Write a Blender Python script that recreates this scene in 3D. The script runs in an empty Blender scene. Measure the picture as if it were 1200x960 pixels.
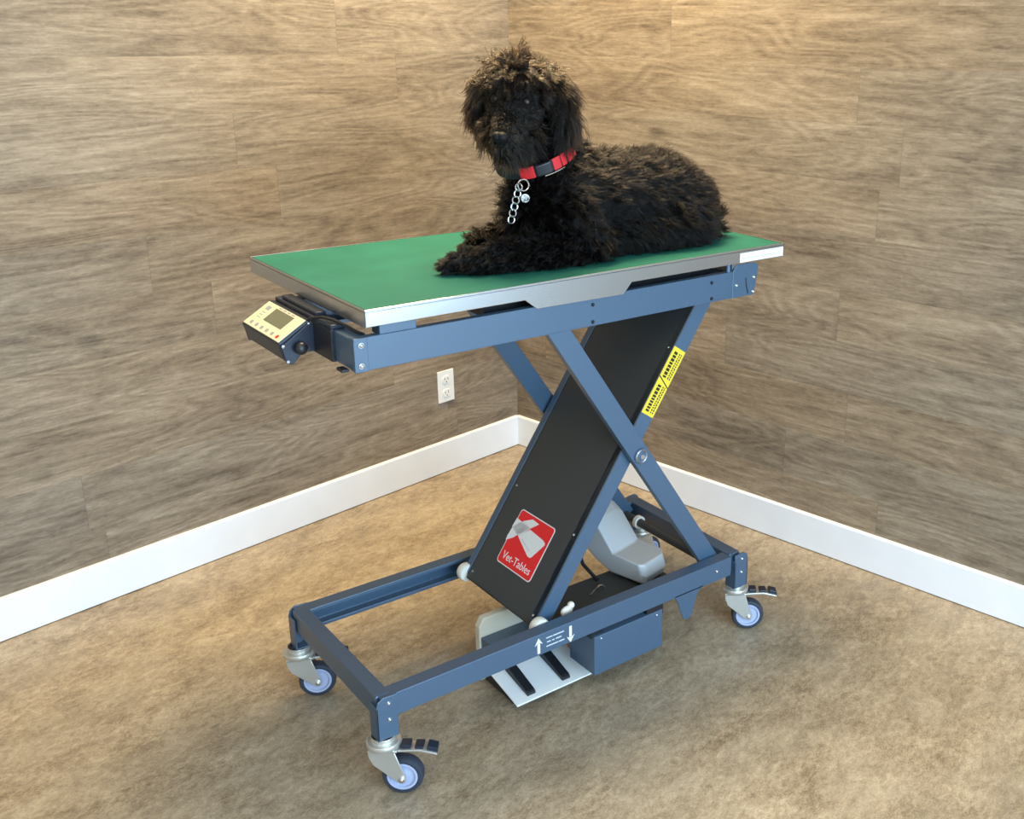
import bpy, bmesh, math, random
import numpy as np
from mathutils import Vector, Matrix
from mathutils.kdtree import KDTree

random.seed(7)
rng = np.random.default_rng(11)
scene = bpy.context.scene
COL = scene.collection
R = math.radians

# ------------------------------------------------------------------ helpers
def link(o, parent=None):
    COL.objects.link(o)
    if parent is not None:
        o.parent = parent
    return o

def empty(name, loc=(0, 0, 0), parent=None):
    o = bpy.data.objects.new(name, None)
    o.location = loc
    o.empty_display_size = 0.05
    return link(o, parent)

def tag(o, label=None, cat=None, group=None, kind=None):
    for k, v in (('label', label), ('category', cat), ('group', group), ('kind', kind)):
        if v:
            o[k] = v
    return o

class MB:
    """collects shapes, builds them as one mesh object"""
    def __init__(self):
        self.bm = bmesh.new()
    def _verts(self, vs, faces):
        bv = [self.bm.verts.new(v) for v in vs]
        for f in faces:
            try:
                self.bm.faces.new([bv[i] for i in f])
            except ValueError:
                pass
        return bv
    def box(self, lo, hi, m=None):
        x0, y0, z0 = lo; x1, y1, z1 = hi
        vs = [Vector(p) for p in ((x0,y0,z0),(x1,y0,z0),(x1,y1,z0),(x0,y1,z0),(x0,y0,z1),(x1,y0,z1),(x1,y1,z1),(x0,y1,z1))]
        if m is not None:
            vs = [m @ v for v in vs]
        self._verts(vs, [(3,2,1,0),(4,5,6,7),(0,1,5,4),(1,2,6,5),(2,3,7,6),(3,0,4,7)])
        return self
    def prism(self, poly, axis, a, b, m=None):
        """polygon in the plane across `axis`, pushed from a to b along it"""
        def P(u, v, w):
            p = Vector({'X': (w, u, v), 'Y': (u, w, v), 'Z': (u, v, w)}[axis])
            return m @ p if m is not None else p
        n = len(poly)
        vs = [P(u, v, a) for u, v in poly] + [P(u, v, b) for u, v in poly]
        fs = [tuple(range(n)), tuple(range(2*n-1, n-1, -1))]
        fs += [(i, i+n, (i+1) % n + n, (i+1) % n) for i in range(n)]
        self._verts(vs, fs)
        return self
    def cyl(self, p0, p1, r0, r1=None, seg=20):
        p0 = Vector(p0); p1 = Vector(p1); r1 = r0 if r1 is None else r1
        d = (p1-p0).normalized()
        a = d.orthogonal().normalized(); b = d.cross(a)
        vs = []
        for p, r in ((p0, r0), (p1, r1)):
            for k in range(seg):
                t = 2*math.pi*k/seg
                vs.append(p + (a*math.cos(t) + b*math.sin(t))*r)
        fs = [tuple(range(seg-1, -1, -1)), tuple(range(seg, 2*seg))]
        fs += [(k, (k+1) % seg, (k+1) % seg+seg, k+seg) for k in range(seg)]
        self._verts(vs, fs)
        return self
    def ring(self, c, axis, R0, prof, seg=40):
        """lathe: prof = [(radius, along axis)...] closed loop around axis through c"""
        c = Vector(c); d = Vector(axis).normalized()
        a = d.orthogonal().normalized(); b = d.cross(a)
        n = len(prof); vs = []
        for k in range(seg):
            t = 2*math.pi*k/seg
            e = a*math.cos(t)+b*math.sin(t)
            vs += [c + e*(R0+r) + d*h for r, h in prof]
        fs = []
        for k in range(seg):
            k2 = (k+1) % seg
            for i in range(n):
                j = (i+1) % n
                fs.append((k*n+i, k*n+j, k2*n+j, k2*n+i))
        self._verts(vs, fs)
        return self
    def tube(self, pts, r, seg=10):
        pts = [Vector(p) for p in pts]
        n = len(pts); vs = []
        prev = None
        for i, p in enumerate(pts):
            d = (pts[min(i+1, n-1)] - pts[max(i-1, 0)]).normalized()
            a = d.orthogonal().normalized() if prev is None else (prev - d*prev.dot(d)).normalized()
            prev = a; b = d.cross(a)
            for k in range(seg):
                t = 2*math.pi*k/seg
                vs.append(p + (a*math.cos(t)+b*math.sin(t))*r)
        fs = [tuple(range(seg-1, -1, -1)), tuple(range((n-1)*seg, n*seg))]
        for i in range(n-1):
            for k in range(seg):
                k2 = (k+1) % seg
                fs.append((i*seg+k, i*seg+k2, (i+1)*seg+k2, (i+1)*seg+k))
        self._verts(vs, fs)
        return self
    def ball(self, c, r, sub=2, sc=(1, 1, 1)):
        m = Matrix.Translation(c) @ Matrix.Diagonal((r*sc[0], r*sc[1], r*sc[2], 1))
        bmesh.ops.create_icosphere(self.bm, subdivisions=sub, radius=1, matrix=m)
        return self
    def build(self, name, mat, parent=None, bevel=0.0, smooth=False, seg=2):
        bmesh.ops.recalc_face_normals(self.bm, faces=self.bm.faces)
        me = bpy.data.meshes.new(name)
        self.bm.to_mesh(me); self.bm.free()
        me.materials.append(mat)
        o = bpy.data.objects.new(name, me)
        link(o, parent)
        if bevel > 0:
            md = o.modifiers.new('Bevel', 'BEVEL')
            md.width = bevel; md.segments = seg; md.limit_method = 'ANGLE'; md.angle_limit = R(35)
        if smooth:
            me.polygons.foreach_set('use_smooth', [True]*len(me.polygons))
            try:
                me.set_sharp_from_angle(angle=R(38))
            except Exception:
                pass
        return o

# ------------------------------------------------------------------ materials
def pbr(name, col, rough=0.5, metal=0.0, bump=0.0, bscale=400, var=0.0, vscale=12, spec=0.5, coat=0.0, aniso=0.0):
    m = bpy.data.materials.new(name); m.use_nodes = True
    nt = m.node_tree; b = nt.nodes['Principled BSDF']
    b.inputs['Base Color'].default_value = (*col, 1)
    b.inputs['Roughness'].default_value = rough
    b.inputs['Metallic'].default_value = metal
    b.inputs['Specular IOR Level'].default_value = spec
    b.inputs['Coat Weight'].default_value = coat
    b.inputs['Anisotropic'].default_value = aniso
    if bump or var:
        tc = nt.nodes.new('ShaderNodeTexCoord')
    if bump:
        n = nt.nodes.new('ShaderNodeTexNoise'); n.inputs['Scale'].default_value = bscale; n.inputs['Detail'].default_value = 3
        nt.links.new(tc.outputs['Object'], n.inputs['Vector'])
        bp = nt.nodes.new('ShaderNodeBump'); bp.inputs['Strength'].default_value = bump; bp.inputs['Distance'].default_value = 0.001
        nt.links.new(n.outputs['Fac'], bp.inputs['Height']); nt.links.new(bp.outputs['Normal'], b.inputs['Normal'])
    if var:
        n = nt.nodes.new('ShaderNodeTexNoise'); n.inputs['Scale'].default_value = vscale; n.inputs['Detail'].default_value = 4
        nt.links.new(tc.outputs['Object'], n.inputs['Vector'])
        rp = nt.nodes.new('ShaderNodeValToRGB')
        lo = [c*(1-var) for c in col]; hi = [min(1, c*(1+var)) for c in col]
        rp.color_ramp.elements[0].color = (*lo, 1); rp.color_ramp.elements[1].color = (*hi, 1)
        rp.color_ramp.elements[0].position = 0.3; rp.color_ramp.elements[1].position = 0.7
        nt.links.new(n.outputs['Fac'], rp.inputs['Fac']); nt.links.new(rp.outputs['Color'], b.inputs['Base Color'])
    return m

class NG:
    def __init__(self, nt): self.nt = nt
    def n(self, t, **kw):
        o = self.nt.nodes.new(t)
        for k, v in kw.items(): setattr(o, k, v)
        return o
    def set(self, sock, v):
        if isinstance(v, bpy.types.NodeSocket): self.nt.links.new(v, sock)
        else: sock.default_value = v
    def math(self, op, a, b=0.0, c=None):
        o = self.n('ShaderNodeMath', operation=op)
        self.set(o.inputs[0], a); self.set(o.inputs[1], b)
        if c is not None: self.set(o.inputs[2], c)
        return o.outputs[0]
    def comb(self, x, y, z):
        o = self.n('ShaderNodeCombineXYZ')
        for i, v in enumerate((x, y, z)): self.set(o.inputs[i], v)
        return o.outputs[0]
    def noise(self, vec, scale=1, detail=4, rough=.5, dist=0.0):
        o = self.n('ShaderNodeTexNoise')
        self.set(o.inputs['Vector'], vec)
        o.inputs['Scale'].default_value = scale; o.inputs['Detail'].default_value = detail
        o.inputs['Roughness'].default_value = rough; o.inputs['Distortion'].default_value = dist
        return o.outputs['Fac']
    def ramp(self, fac, stops, interp='LINEAR'):
        o = self.n('ShaderNodeValToRGB'); cr = o.color_ramp; cr.interpolation = interp
        while len(cr.elements) < len(stops): cr.elements.new(0.5)
        for e, (p, c) in zip(cr.elements, stops):
            e.position = p; e.color = (*c, 1) if len(c) == 3 else c
        self.set(o.inputs['Fac'], fac)
        return o.outputs['Color']
    def mix(self, fac, a, b, blend='MIX'):
        o = self.n('ShaderNodeMix', data_type='RGBA', blend_type=blend)
        self.set(o.inputs['Factor'], fac); self.set(o.inputs['A'], a); self.set(o.inputs['B'], b)
        return o.outputs['Result']
    def bump(self, h, strength, dist):
        o = self.n('ShaderNodeBump'); o.inputs['Strength'].default_value = strength; o.inputs['Distance'].default_value = dist
        self.set(o.inputs['Height'], h); return o.outputs['Normal']

PL, PH, PZ = 1.22, 0.15, 0.07
def plank_material(name, joints, seed):
    """vinyl wood planks; joints = {row: position of one end joint along the wall}"""
    m = bpy.data.materials.new(name); m.use_nodes = True
    g = NG(m.node_tree); b = m.node_tree.nodes['Principled BSDF']
    tc = g.n('ShaderNodeTexCoord'); sp = g.n('ShaderNodeSeparateXYZ')
    g.set(sp.inputs[0], tc.outputs['Object'])
    x, z = sp.outputs[0], sp.outputs[2]
    rowf = g.math('DIVIDE', g.math('SUBTRACT', z, PZ), PH)
    row = g.math('FLOOR', rowf); rfr = g.math('FRACT', rowf)
    rnd = random.Random(seed)
    stops = []
    for k in range(20):
        v = (joints.get(k, rnd.uniform(0, PL)) % PL)/PL
        stops.append((k/20, (v, v, v)))
    off = g.ramp(g.math('DIVIDE', g.math('ADD', row, 0.5), 20), stops, 'CONSTANT')
    s = g.math('SUBTRACT', g.math('DIVIDE', x, PL), off)
    pk = g.math('FLOOR', s); sfr = g.math('FRACT', s)
    wn = g.n('ShaderNodeTexWhiteNoise'); g.set(wn.inputs['Vector'], g.comb(row, pk, seed))
    r1 = wn.outputs['Value']
    sc = g.n('ShaderNodeSeparateColor'); g.set(sc.inputs[0], wn.outputs['Color']); r2 = sc.outputs[1]; r3 = sc.outputs[2]
    ox = g.math('MULTIPLY', r1, 37.0); oz = g.math('MULTIPLY', r2, 23.0)
    def vec(kx, kz):
        return g.comb(g.math('ADD', g.math('MULTIPLY', x, kx), ox), g.math('ADD', g.math('MULTIPLY', z, kz), oz), r3)
    broad = g.noise(vec(2.0, 9.0), 1, 4, .55, .6)
    # growth rings: contour lines of a stretched noise field give the cathedral figure
    field = g.noise(vec(1.3, 7.0), 1, 2, .4, .35)
    rings = g.math('FRACT', g.math('MULTIPLY', field, 17.0))
    rings = g.math('ABSOLUTE', g.math('SUBTRACT', rings, 0.5))
    streak = g.noise(vec(3.6, 60.0), 1, 6, .66, .25)
    fine = g.noise(vec(26.0, 210.0), 1, 4, .65, .3)
    speck = g.noise(vec(50.0, 110.0), 1, 3, .65, .8)
    v = g.math('MULTIPLY', broad, 0.50)
    v = g.math('ADD', v, g.math('MULTIPLY', streak, 0.50))
    v = g.math('ADD', v, g.math('MULTIPLY', rings, 0.24))
    v = g.math('ADD', v, g.math('MULTIPLY', fine, 0.40))
    v = g.math('ADD', v, g.math('MULTIPLY', speck, 0.30))
    v = g.math('ADD', v, g.math('MULTIPLY', g.math('SUBTRACT', r3, 0.5), 0.035))
    v = g.math('SUBTRACT', v, 0.43)
    col = g.ramp(v, [(0.18, (.090, .065, .045)), (0.36, (.168, .128, .090)), (0.50, (.238, .186, .132)), (0.64, (.312, .250, .182)), (0.82, (.425, .350, .262))])
    tint = g.ramp(r2, [(0.0, (.95, .96, .98)), (0.5, (1, 1, 1)), (1.0, (1.04, 1.0, .95))])
    col = g.mix(1.0, col, tint, 'MULTIPLY')
    # knots
    kn = g.n('ShaderNodeTexVoronoi', feature='F1'); g.set(kn.inputs['Vector'], vec(2.3, 4.6)); kn.inputs['Scale'].default_value = 1; kn.inputs['Randomness'].default_value = 1
    kf = g.ramp(kn.outputs['Distance'], [(0.0, (.55, .55, .55)), (0.045, (.62, .62, .62)), (0.10, (.93, .93, .93)), (.2, (1, 1, 1))])
    col = g.mix(1.0, col, kf, 'MULTIPLY')
    # joints
    e1 = g.math('LESS_THAN', g.math('MULTIPLY', g.math('MINIMUM', sfr, g.math('SUBTRACT', 1.0, sfr)), PL), 0.0009)
    e2 = g.math('LESS_THAN', g.math('MULTIPLY', g.math('MINIMUM', rfr, g.math('SUBTRACT', 1.0, rfr)), PH), 0.0007)
    ed = g.math('MAXIMUM', g.math('MULTIPLY', e1, .30), g.math('MULTIPLY', e2, .10))
    col = g.mix(ed, col, (.07, .055, .045, 1))
    g.set(b.inputs['Base Color'], col)
    b.inputs['Roughness'].default_value = 0.62
    b.inputs['Specular IOR Level'].default_value = 0.25
    g.set(b.inputs['Normal'], g.bump(g.math('ADD', streak, fine), 0.25, 0.0012))
    return m

def floor_material():
    m = bpy.data.materials.new('mottled tan vinyl'); m.use_nodes = True
    g = NG(m.node_tree); b = m.node_tree.nodes['Principled BSDF']
    tc = g.n('ShaderNodeTexCoord'); V = tc.outputs['Object']
    mp = g.n('ShaderNodeMapping'); g.set(mp.inputs['Vector'], V); mp.inputs['Rotation'].default_value = (0, 0, R(32)); mp.inputs['Scale'].default_value = (1, 1.7, 1)
    W = mp.outputs[0]
    big = g.noise(W, 2.2, 5, .6, .5)
    mid = g.noise(W, 8.0, 6, .68, .8)
    fin = g.noise(W, 42.0, 5, .7, .5)
    vf = g.noise(W, 170.0, 3, .6, .2)
    v = g.math('ADD', g.math('MULTIPLY', big, .28), g.math('MULTIPLY', mid, .45))
    v = g.math('ADD', v, g.math('MULTIPLY', fin, .52))
    v = g.math('ADD', v, g.math('MULTIPLY', vf, .42))
    v = g.math('ADD', g.math('MULTIPLY', g.math('SUBTRACT', v, 0.835), 1.30), 0.5)
    col = g.ramp(v, [(0.22, (.112, .078, .048)), (0.39, (.226, .166, .104)), (0.50, (.325, .248, .162)), (0.61, (.424, .333, .227)), (0.80, (.56, .46, .33))])
    hue = g.noise(W, 5.0, 4, .6, .5)
    col = g.mix(g.ramp(hue, [(.35, (0, 0, 0)), (.65, (.35, .35, .35))]), col, (.36, .30, .22, 1))
    cr = g.noise(W, 15.0, 4, .75, 2.2)
    crk = g.ramp(g.math('ABSOLUTE', g.math('SUBTRACT', cr, .5)), [(0.0, (.80, .77, .73)), (.02, (1, 1, 1))])
    col = g.mix(g.ramp(mid, [(.4, (.7, .7, .7)), (.55, (0, 0, 0))]), col, g.mix(1.0, col, crk, 'MULTIPLY'))
    g.set(b.inputs['Base Color'], col)
    b.inputs['Roughness'].default_value = 0.42
    b.inputs['Specular IOR Level'].default_value = 0.35
    g.set(b.inputs['Normal'], g.bump(fin, 0.12, 0.001))
    return m

M = {}
M['paint'] = pbr('slate blue powder coat', (.044, .089, .146), .40, bump=.12, bscale=900, spec=1.0)
M['panel'] = pbr('charcoal powder coat', (.050, .053, .052), .5, bump=.12, bscale=900, spec=.4)
M['black'] = pbr('black plastic', (.012, .013, .016), .4)
M['navy'] = pbr('dark navy plastic', (.014, .020, .036), .35)
M['steel'] = pbr('brushed stainless steel', (.62, .62, .62), .24, metal=1.0, aniso=.5)
M['zinc'] = pbr('zinc plated steel', (.68, .67, .62), .34, metal=.75)
M['chrome'] = pbr('bright screw', (.75, .76, .78), .2, metal=1.0)
M['mat'] = pbr('green rubber mat', (.019, .138, .104), .68, bump=.25, bscale=700, var=.10, vscale=9, spec=.14)
M['white'] = pbr('white paint', (.80, .82, .86), .45, var=.02)
M['wallpaint'] = pbr('plain wall paint', (.72, .70, .66), .8, var=.02)
M['whiteplas'] = pbr('white plastic', (.78, .77, .74), .22)
M['cream'] = pbr('cream plastic', (.66, .61, .48), .4)
M['nylon'] = pbr('white nylon', (.82, .78, .68), .45)
M['motor'] = pbr('silver grey plastic', (.46, .46, .45), .33, spec=.6)
M['hub'] = pbr('lavender grey wheel hub', (.42, .46, .62), .4)
M['tire'] = pbr('dark rubber', (.028, .036, .055), .55)
M['red'] = pbr('red sticker', (.86, .018, .022), .4)
M['stickerwhite'] = pbr('white print', (.82, .81, .79), .45)
M['yellow'] = pbr('yellow warning label', (.80, .58, .035), .45)
M['ink'] = pbr('black print', (.015, .013, .012), .5)
M['greyink'] = pbr('pale grey print', (.55, .58, .62), .5)
M['lcd'] = pbr('lcd glass', (.145, .150, .095), .22)
M['faceplate'] = pbr('cream face plate', (.72, .66, .47), .4)
M['button'] = pbr('grey key print', (.30, .31, .34), .5)
M['collarred'] = pbr('red webbing', (.62, .012, .016), .55, bump=.3, bscale=600)
M['collarblack'] = pbr('black webbing', (.012, .014, .018), .55, bump=.3, bscale=600)
M['nose'] = pbr('black wet nose', (.005, .005, .006), .55, spec=.22, bump=.3, bscale=300)
M['eye'] = pbr('dark brown eye', (.007, .004, .003), .28, spec=.35)
M['skin'] = pbr('black dog skin', (.006, .005, .004), .9, spec=.1)

# ------------------------------------------------------------------ camera
camd = bpy.data.cameras.new('camera'); cam = bpy.data.objects.new('camera', camd); COL.objects.link(cam)
pt, ro, ya = R(17.9128), R(.9318), R(39.8466)
fw = Vector((math.sin(ya)*math.cos(pt), math.cos(ya)*math.cos(pt), -math.sin(pt)))
rt = Vector((math.cos(ya), -math.sin(ya), 0)); up = rt.cross(fw)
cr_ = rt*math.cos(ro)+up*math.sin(ro); cu_ = -rt*math.sin(ro)+up*math.cos(ro)
CAM = Vector((-.7367, -1.7134, 1.5124))
mw = Matrix((cr_, cu_, -fw)).transposed().to_4x4(); mw.translation = CAM
cam.matrix_world = mw
camd.sensor_fit = 'HORIZONTAL'; camd.sensor_width = 36; camd.lens = 1241.3972/1200*36
camd.shift_x = -(761.5-600)/1200; camd.shift_y = (431.7-480)/1200
camd.clip_start = .05
scene.camera = cam

# ------------------------------------------------------------------ room
CORNER = Vector((1.275, 1.467, 0)); ra = R(79.358)
uR = Vector((math.cos(ra), -math.sin(ra), 0)); uL = Vector((-math.sin(ra), -math.cos(ra), 0)); UZ = Vector((0, 0, 1))
RS, CH = 4.7, 2.62     # room side, ceiling height
def frame(xa, ya_, origin):
    m = Matrix((xa, ya_, UZ)).transposed().to_4x4(); m.translation = origin; return m
mL = frame(uL, -uR, CORNER)          # local X along the left wall, local Y into the wall
mR = frame(uR, -uL, CORNER)
def room_part(name, mb, mat, m, bevel=0):
    o = mb.build(name, mat, bevel=bevel); o.matrix_world = m; o['kind'] = 'structure'; return o
matL = plank_material('grey brown planks of one wall', {9: .675, 6: .905, 4: 1.137, 2: .55, 1: .33, 8: .47}, 3)
matR = plank_material('grey brown planks of other wall', {9: .70, 10: .317, 8: 1.338, 3: .94, 6: .2, 5: .75}, 8)
room_part('wall_left', MB().box((0, 0, 0), (RS, .12, CH)), matL, mL)
room_part('wall_right', MB().box((-.12, 0, 0), (RS, .12, CH)), matR, mR)
room_part('baseboard_left', MB().prism([(0, .0025), (0, .117), (-.009, .117), (-.012, .113), (-.012, .0025)], 'X', 0, RS), M['white'], mL, .001)
room_part('baseboard_right', MB().prism([(0, .0025), (0, .117), (-.009, .117), (-.012, .113), (-.012, .0025)], 'X', 0, RS), M['white'], mR, .001)
fl = MB().box((-.2, -RS-.2, -.1), (RS+.2, .12, 0))
room_part('floor', fl, floor_material(), mL)
room_part('ceiling', MB().box((-.2, -RS-.2, CH), (RS+.2, .12, CH+.1)), M['wallpaint'], mL)
# wall facing the left wall, with the daylight window; wall facing the right wall
WX0, WX1, WZ0, WZ1 = .4, 3.6, .12, 2.35
wf = MB().box((0, -RS-.12, 0), (WX0, -RS, CH)).box((WX1, -RS-.12, 0), (RS, -RS, CH)).box((WX0, -RS-.12, 0), (WX1, -RS, WZ0)).box((WX0, -RS-.12, WZ1), (WX1, -RS, CH))
room_part('wall_front', wf, M['wallpaint'], mL)
room_part('wall_side', MB().box((RS, -RS-.12, 0), (RS+.12, .12, CH)), M['wallpaint'], mL)
wn = MB()
for a, b_, c, d in ((WX0, WX0+.05, WZ0, WZ1), (WX1-.05, WX1, WZ0, WZ1), ((WX0+WX1)/2-.025, (WX0+WX1)/2+.025, WZ0, WZ1), (WX0, WX1, WZ0, WZ0+.05), (WX0, WX1, WZ1-.05, WZ1)):
    wn.box((a, -RS-.09, c), (b_, -RS-.04, d))
room_part('window_1', wn, M['white'], mL)

# power outlet on the left wall
outlet = empty('power_outlet', CORNER + uL*.3376 + UZ*.2581)
outlet.matrix_world = frame(uL, -uR, CORNER + uL*.3376 + UZ*.3151)
tag(outlet, 'white double power outlet on the plank wall above the baseboard', 'outlet')
MB().prism([(-.035, -.057), (.035, -.057), (.035, .057), (-.035, .057)], 'Y', -.006, 0).build('cover_plate', M['whiteplas'], outlet, .002)
for zc in (.024, -.024):
    pts = [(.0165*math.cos(t)*1.02, zc + max(-.0135, min(.0135, .0175*math.sin(t)))) for t in [2*math.pi*k/24 for k in range(24)]]
    s = MB().prism(pts, 'Y', -.0085, -.004).build('socket', M['whiteplas'], outlet, .0005)
    sl = MB()
    sl.box((-.0075, -.009, zc-.001), (-.0055, -.0083, zc+.007)).box((.0055, -.009, zc-.001), (.0075, -.0083, zc+.0055))
    sl.cyl((0, -.009, zc-.0075), (0, -.0083, zc-.0075), .0022, seg=10)
    sl.build('slots', M['ink'], s)
MB().cyl((0, -.0072, 0), (0, -.005, 0), .003, seg=14).build('screw', M['whiteplas'], outlet)

# ------------------------------------------------------------------ the table
T = empty('lift_table')
tag(T, 'blue-grey scissor-lift table on four casters with a green rubber top', 'table')
P = M['paint']
def screws(parent, pts, n=(0, -1, 0), r=.0042, mat=None, name='screw', h=.003):
    n = Vector(n).normalized()
    for p in pts:
        p = Vector(p)
        b = MB().cyl(p, p+n*h*.5, r, seg=14).ball(p+n*h*.4, r*.82, 2)
        b.build(name, mat or M['chrome'], parent, smooth=True)

# base rails: channels open to the inside
RZ0, RZ1, BX0, BX1, BW = .180, .232, .012, 1.005, .448
def channel(y0, sgn, z0, z1, fl_, t=.003):
    return [(y0, z0), (y0+sgn*fl_, z0), (y0+sgn*fl_, z0+.009), (y0+sgn*(fl_-t), z0+.009), (y0+sgn*(fl_-t), z0+t), (y0+sgn*t, z0+t), (y0+sgn*t, z1-t), (y0+sgn*(fl_-t), z1-t), (y0+sgn*(fl_-t), z1-.009), (y0+sgn*fl_, z1-.009), (y0+sgn*fl_, z1), (y0, z1)]
nr = MB().prism(channel(0.002, 1, RZ0, RZ1, .034), 'X', BX0, .975)
nr.prism([(.785, .185), (.797, .165), (.810, .128), (.817, .112), (.828, .106), (.838, .108), (.846, .12), (.862, .17), (.886, .185)], 'Y', .002, .006)
near_rail = nr.build('base_rail', P, T, .0012)
MB().prism(channel(BW-.002, -1, RZ0, RZ1, .034), 'X', BX0, BX1).build('base_rail', P, T, .0012)
MB().box((.006, .012, RZ0), (.038, BW-.012, RZ1+.001)).build('end_beam', P, T, .003)
MB().box((.978, .012, RZ0), (1.014, BW-.012, RZ1+.001)).build('end_beam', P, T, .003)
screws(near_rail, [(.925, .002, .208)])
MB().box((.700, .004, .150), (.752, .03, .186)).build('latch_block', M['black'], near_rail, .002)
# corner brackets that carry the casters
for x0, x1, flip in ((0, .046, 0), (.986, 1.032, 1)):
    for y0, y1, side in ((-.0015, .032, -1), (BW-.032, BW+.0015, 1)):
        pol = [(x0, .138), (x1, .138), (x1, .232), (x0+.016, .234), (x0+.004, .226), (x0, .212)]
        if flip:
            pol = [(x0, .138), (x1, .138), (x1, .212), (x1-.004, .226), (x1-.016, .234), (x0, .232)]
        yf = y0 if side < 0 else y1
        b = MB().prism(pol, 'Y', yf, yf - side*.004)
        ex = x0 if not flip else x1
        b.box((min(ex, ex+(.004 if not flip else -.004)), y0, .138), (max(ex, ex+(.004 if not flip else -.004)), y1, .214))
        if flip:
            b.box((x0, y0, .138), (x0+.004, y1, .214))
        b.box((x0, y0, .136), (x1, y1, .140))
        o = b.build('corner_bracket', P, T, .0012)
        xm = (x0+x1)/2 + (.000 if flip else .004)
        screws(o, [(xm, yf, .218), (xm, yf, .180)], n=(0, side, 0))

# casters
def caster(loc, rz):
    wr = .0425
    f = MB()
    f.ring((0, 0, .122), (0, 0, 1), .0, [(0.001, .014), (.024, .014), (.024, .004), (.034, .004), (.0355, .000), (.0355, -.006), (.033, -.010), (.026, -.012), (0.001, -.012)], 36)
    for s in (-1, 1):
        yb = s*.021
        f.prism([(-.029, .112), (.024, .112), (.034, .080), (.046, .046), (.044, .036), (.036, .032), (.028, .036), (-.020, .078), (-.027, .095)], 'Y', yb-.0015, yb+.0015)
    f.box((-.029, -.0225, .106), (.030, .0225, .111))
    o = f.build('caster', M['zinc'], T, .0012, smooth=True)
    o.location = loc; o.rotation_euler = (0, 0, rz)
    c = (.036, 0, wr)
    MB().ring(c, (0, 1, 0), 0, [(.030, -.013), (.0345, -.014), (.0395, -.0125), (.0420, -.008), (wr, 0), (.0420, .008), (.0395, .0125), (.0345, .014), (.030, .013)], 48).build('tire', M['tire'], o, smooth=True)
    MB().ring(c, (0, 1, 0), 0, [(.004, -.0145), (.012, -.0145), (.013, -.009), (.0255, -.009), (.0265, -.0135), (.0312, -.0135), (.0312, .0135), (.0265, .0135), (.0255, .009), (.013, .009), (.012, .0145), (.004, .0145)], 48).build('wheel_hub', M['hub'], o, smooth=True)
    MB().cyl((.036, -.0265, wr), (.036, .0265, wr), .0055, seg=16).cyl((.036, -.029, wr), (.036, .029, wr), .0036, seg=12).build('axle_bolt', M['chrome'], o, smooth=True)
    b = MB()
    b.prism([(.030, .104), (.030, .108), (.074, .110), (.108, .101), (.110, .097), (.074, .105)], 'Y', -.016, .016)
    b.build('brake_pedal', M['zinc'], o, .001)
    MB().box((.036, -.012, .109), (.056, .012, .118)).box((.064, -.013, .109), (.082, .013, .115)).prism([(.088, .104), (.090, .116), (.110, .110), (.110, .098)], 'Y', -.012, .012).build('brake_shoe', M['navy'], o, .0015)
    MB().cyl((0, 0, .128), (0, 0, .146), .009, seg=6).build('stem_nut', M['chrome'], o)
    MB().ring((0, 0, .1365), (0, 0, 1), .019, [(0, .003), (.005, 0), (0, -.003), (-.005, 0)], 24).build('bearing_cover', M['black'], o, smooth=True)
    return o
caster((.020, .019, 0), R(-38))
caster((.013, .438, 0), R(-24))
caster((1.018, .028, 0), R(-36))
caster((1.030, .436, 0), R(8))

# scissor arms
def arm(name, p0, p1, w, y0, y1):
    a = Vector((p0[0], 0, p0[1])); b_ = Vector((p1[0], 0, p1[1])); d = (b_-a).normalized(); n = Vector((-d.z, 0, d.x))*w/2
    q = [a+n, a-n, b_-n, b_+n]
    return MB().prism([(v.x, v.z) for v in q], 'Y', y0, y1).build(name, P, T, .0015)
A0, A1 = (.4615, .928), (.9455, .207)
B0, B1 = (.9315, .930), (.4365, .209)
armAn = arm('scissor_arm', A0, A1, .049, .040, .060)
armAf = arm('scissor_arm', A0, A1, .049, .388, .408)
armBn = arm('scissor_arm', B0, B1, .045, .064, .084)
armBf = arm('scissor_arm', B0, B1, .045, .358, .378)
# pivot bolts
PX, PZV = .7035, .5655
for y, s in ((.040, -1), (.408, 1)):
    o = MB().cyl((PX, y, PZV), (PX, y+s*.003, PZV), .019, seg=32).ring((PX, y+s*.003, PZV), (0, 1, 0), .014, [(0, .0016), (.0024, 0), (0, -.0016), (-.0024, 0)], 32).build('pivot_washer', P, T, smooth=True)
    MB().ring((PX, y+s*.004, PZV), (0, 1, 0), .0150, [(0, .0018), (.0018, 0), (0, -.0018), (-.0018, 0)], 32).cyl((PX, y, PZV), (PX, y+s*.008, PZV), .0055, seg=16).build('pivot_bolt', M['chrome'], o, smooth=True)
MB().cyl((PX, .04, PZV), (PX, .408, PZV), .011).build('pivot_axle', M['zinc'], T, smooth=True)
# lower axles and rollers
MB().cyl((B1[0]+.004, .03, .212), (B1[0]+.004, .418, .212), .009).build('roller_axle', M['panel'], T, smooth=True)
for y in (.034, .358):
    MB().ring((B1[0]-.014, y+.016, .2155), (0, 1, 0), 0, [(.004, -.011), (.021, -.011), (.0225, -.008), (.0225, .008), (.021, .011), (.004, .011)], 28).build('roller', M['nylon'], T, smooth=True)
MB().cyl((A1[0]-.008, .03, .214), (A1[0]-.008, .418, .214), .0115).build('cross_shaft', M['panel'], T, smooth=True)
MB().ring((A1[0]-.008, .330, .214), (0, 1, 0), .012, [(.006, -.006), (.006, .006), (0, .006), (0, -.006)], 24).build('shaft_collar', M['nylon'], T, smooth=True)

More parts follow.
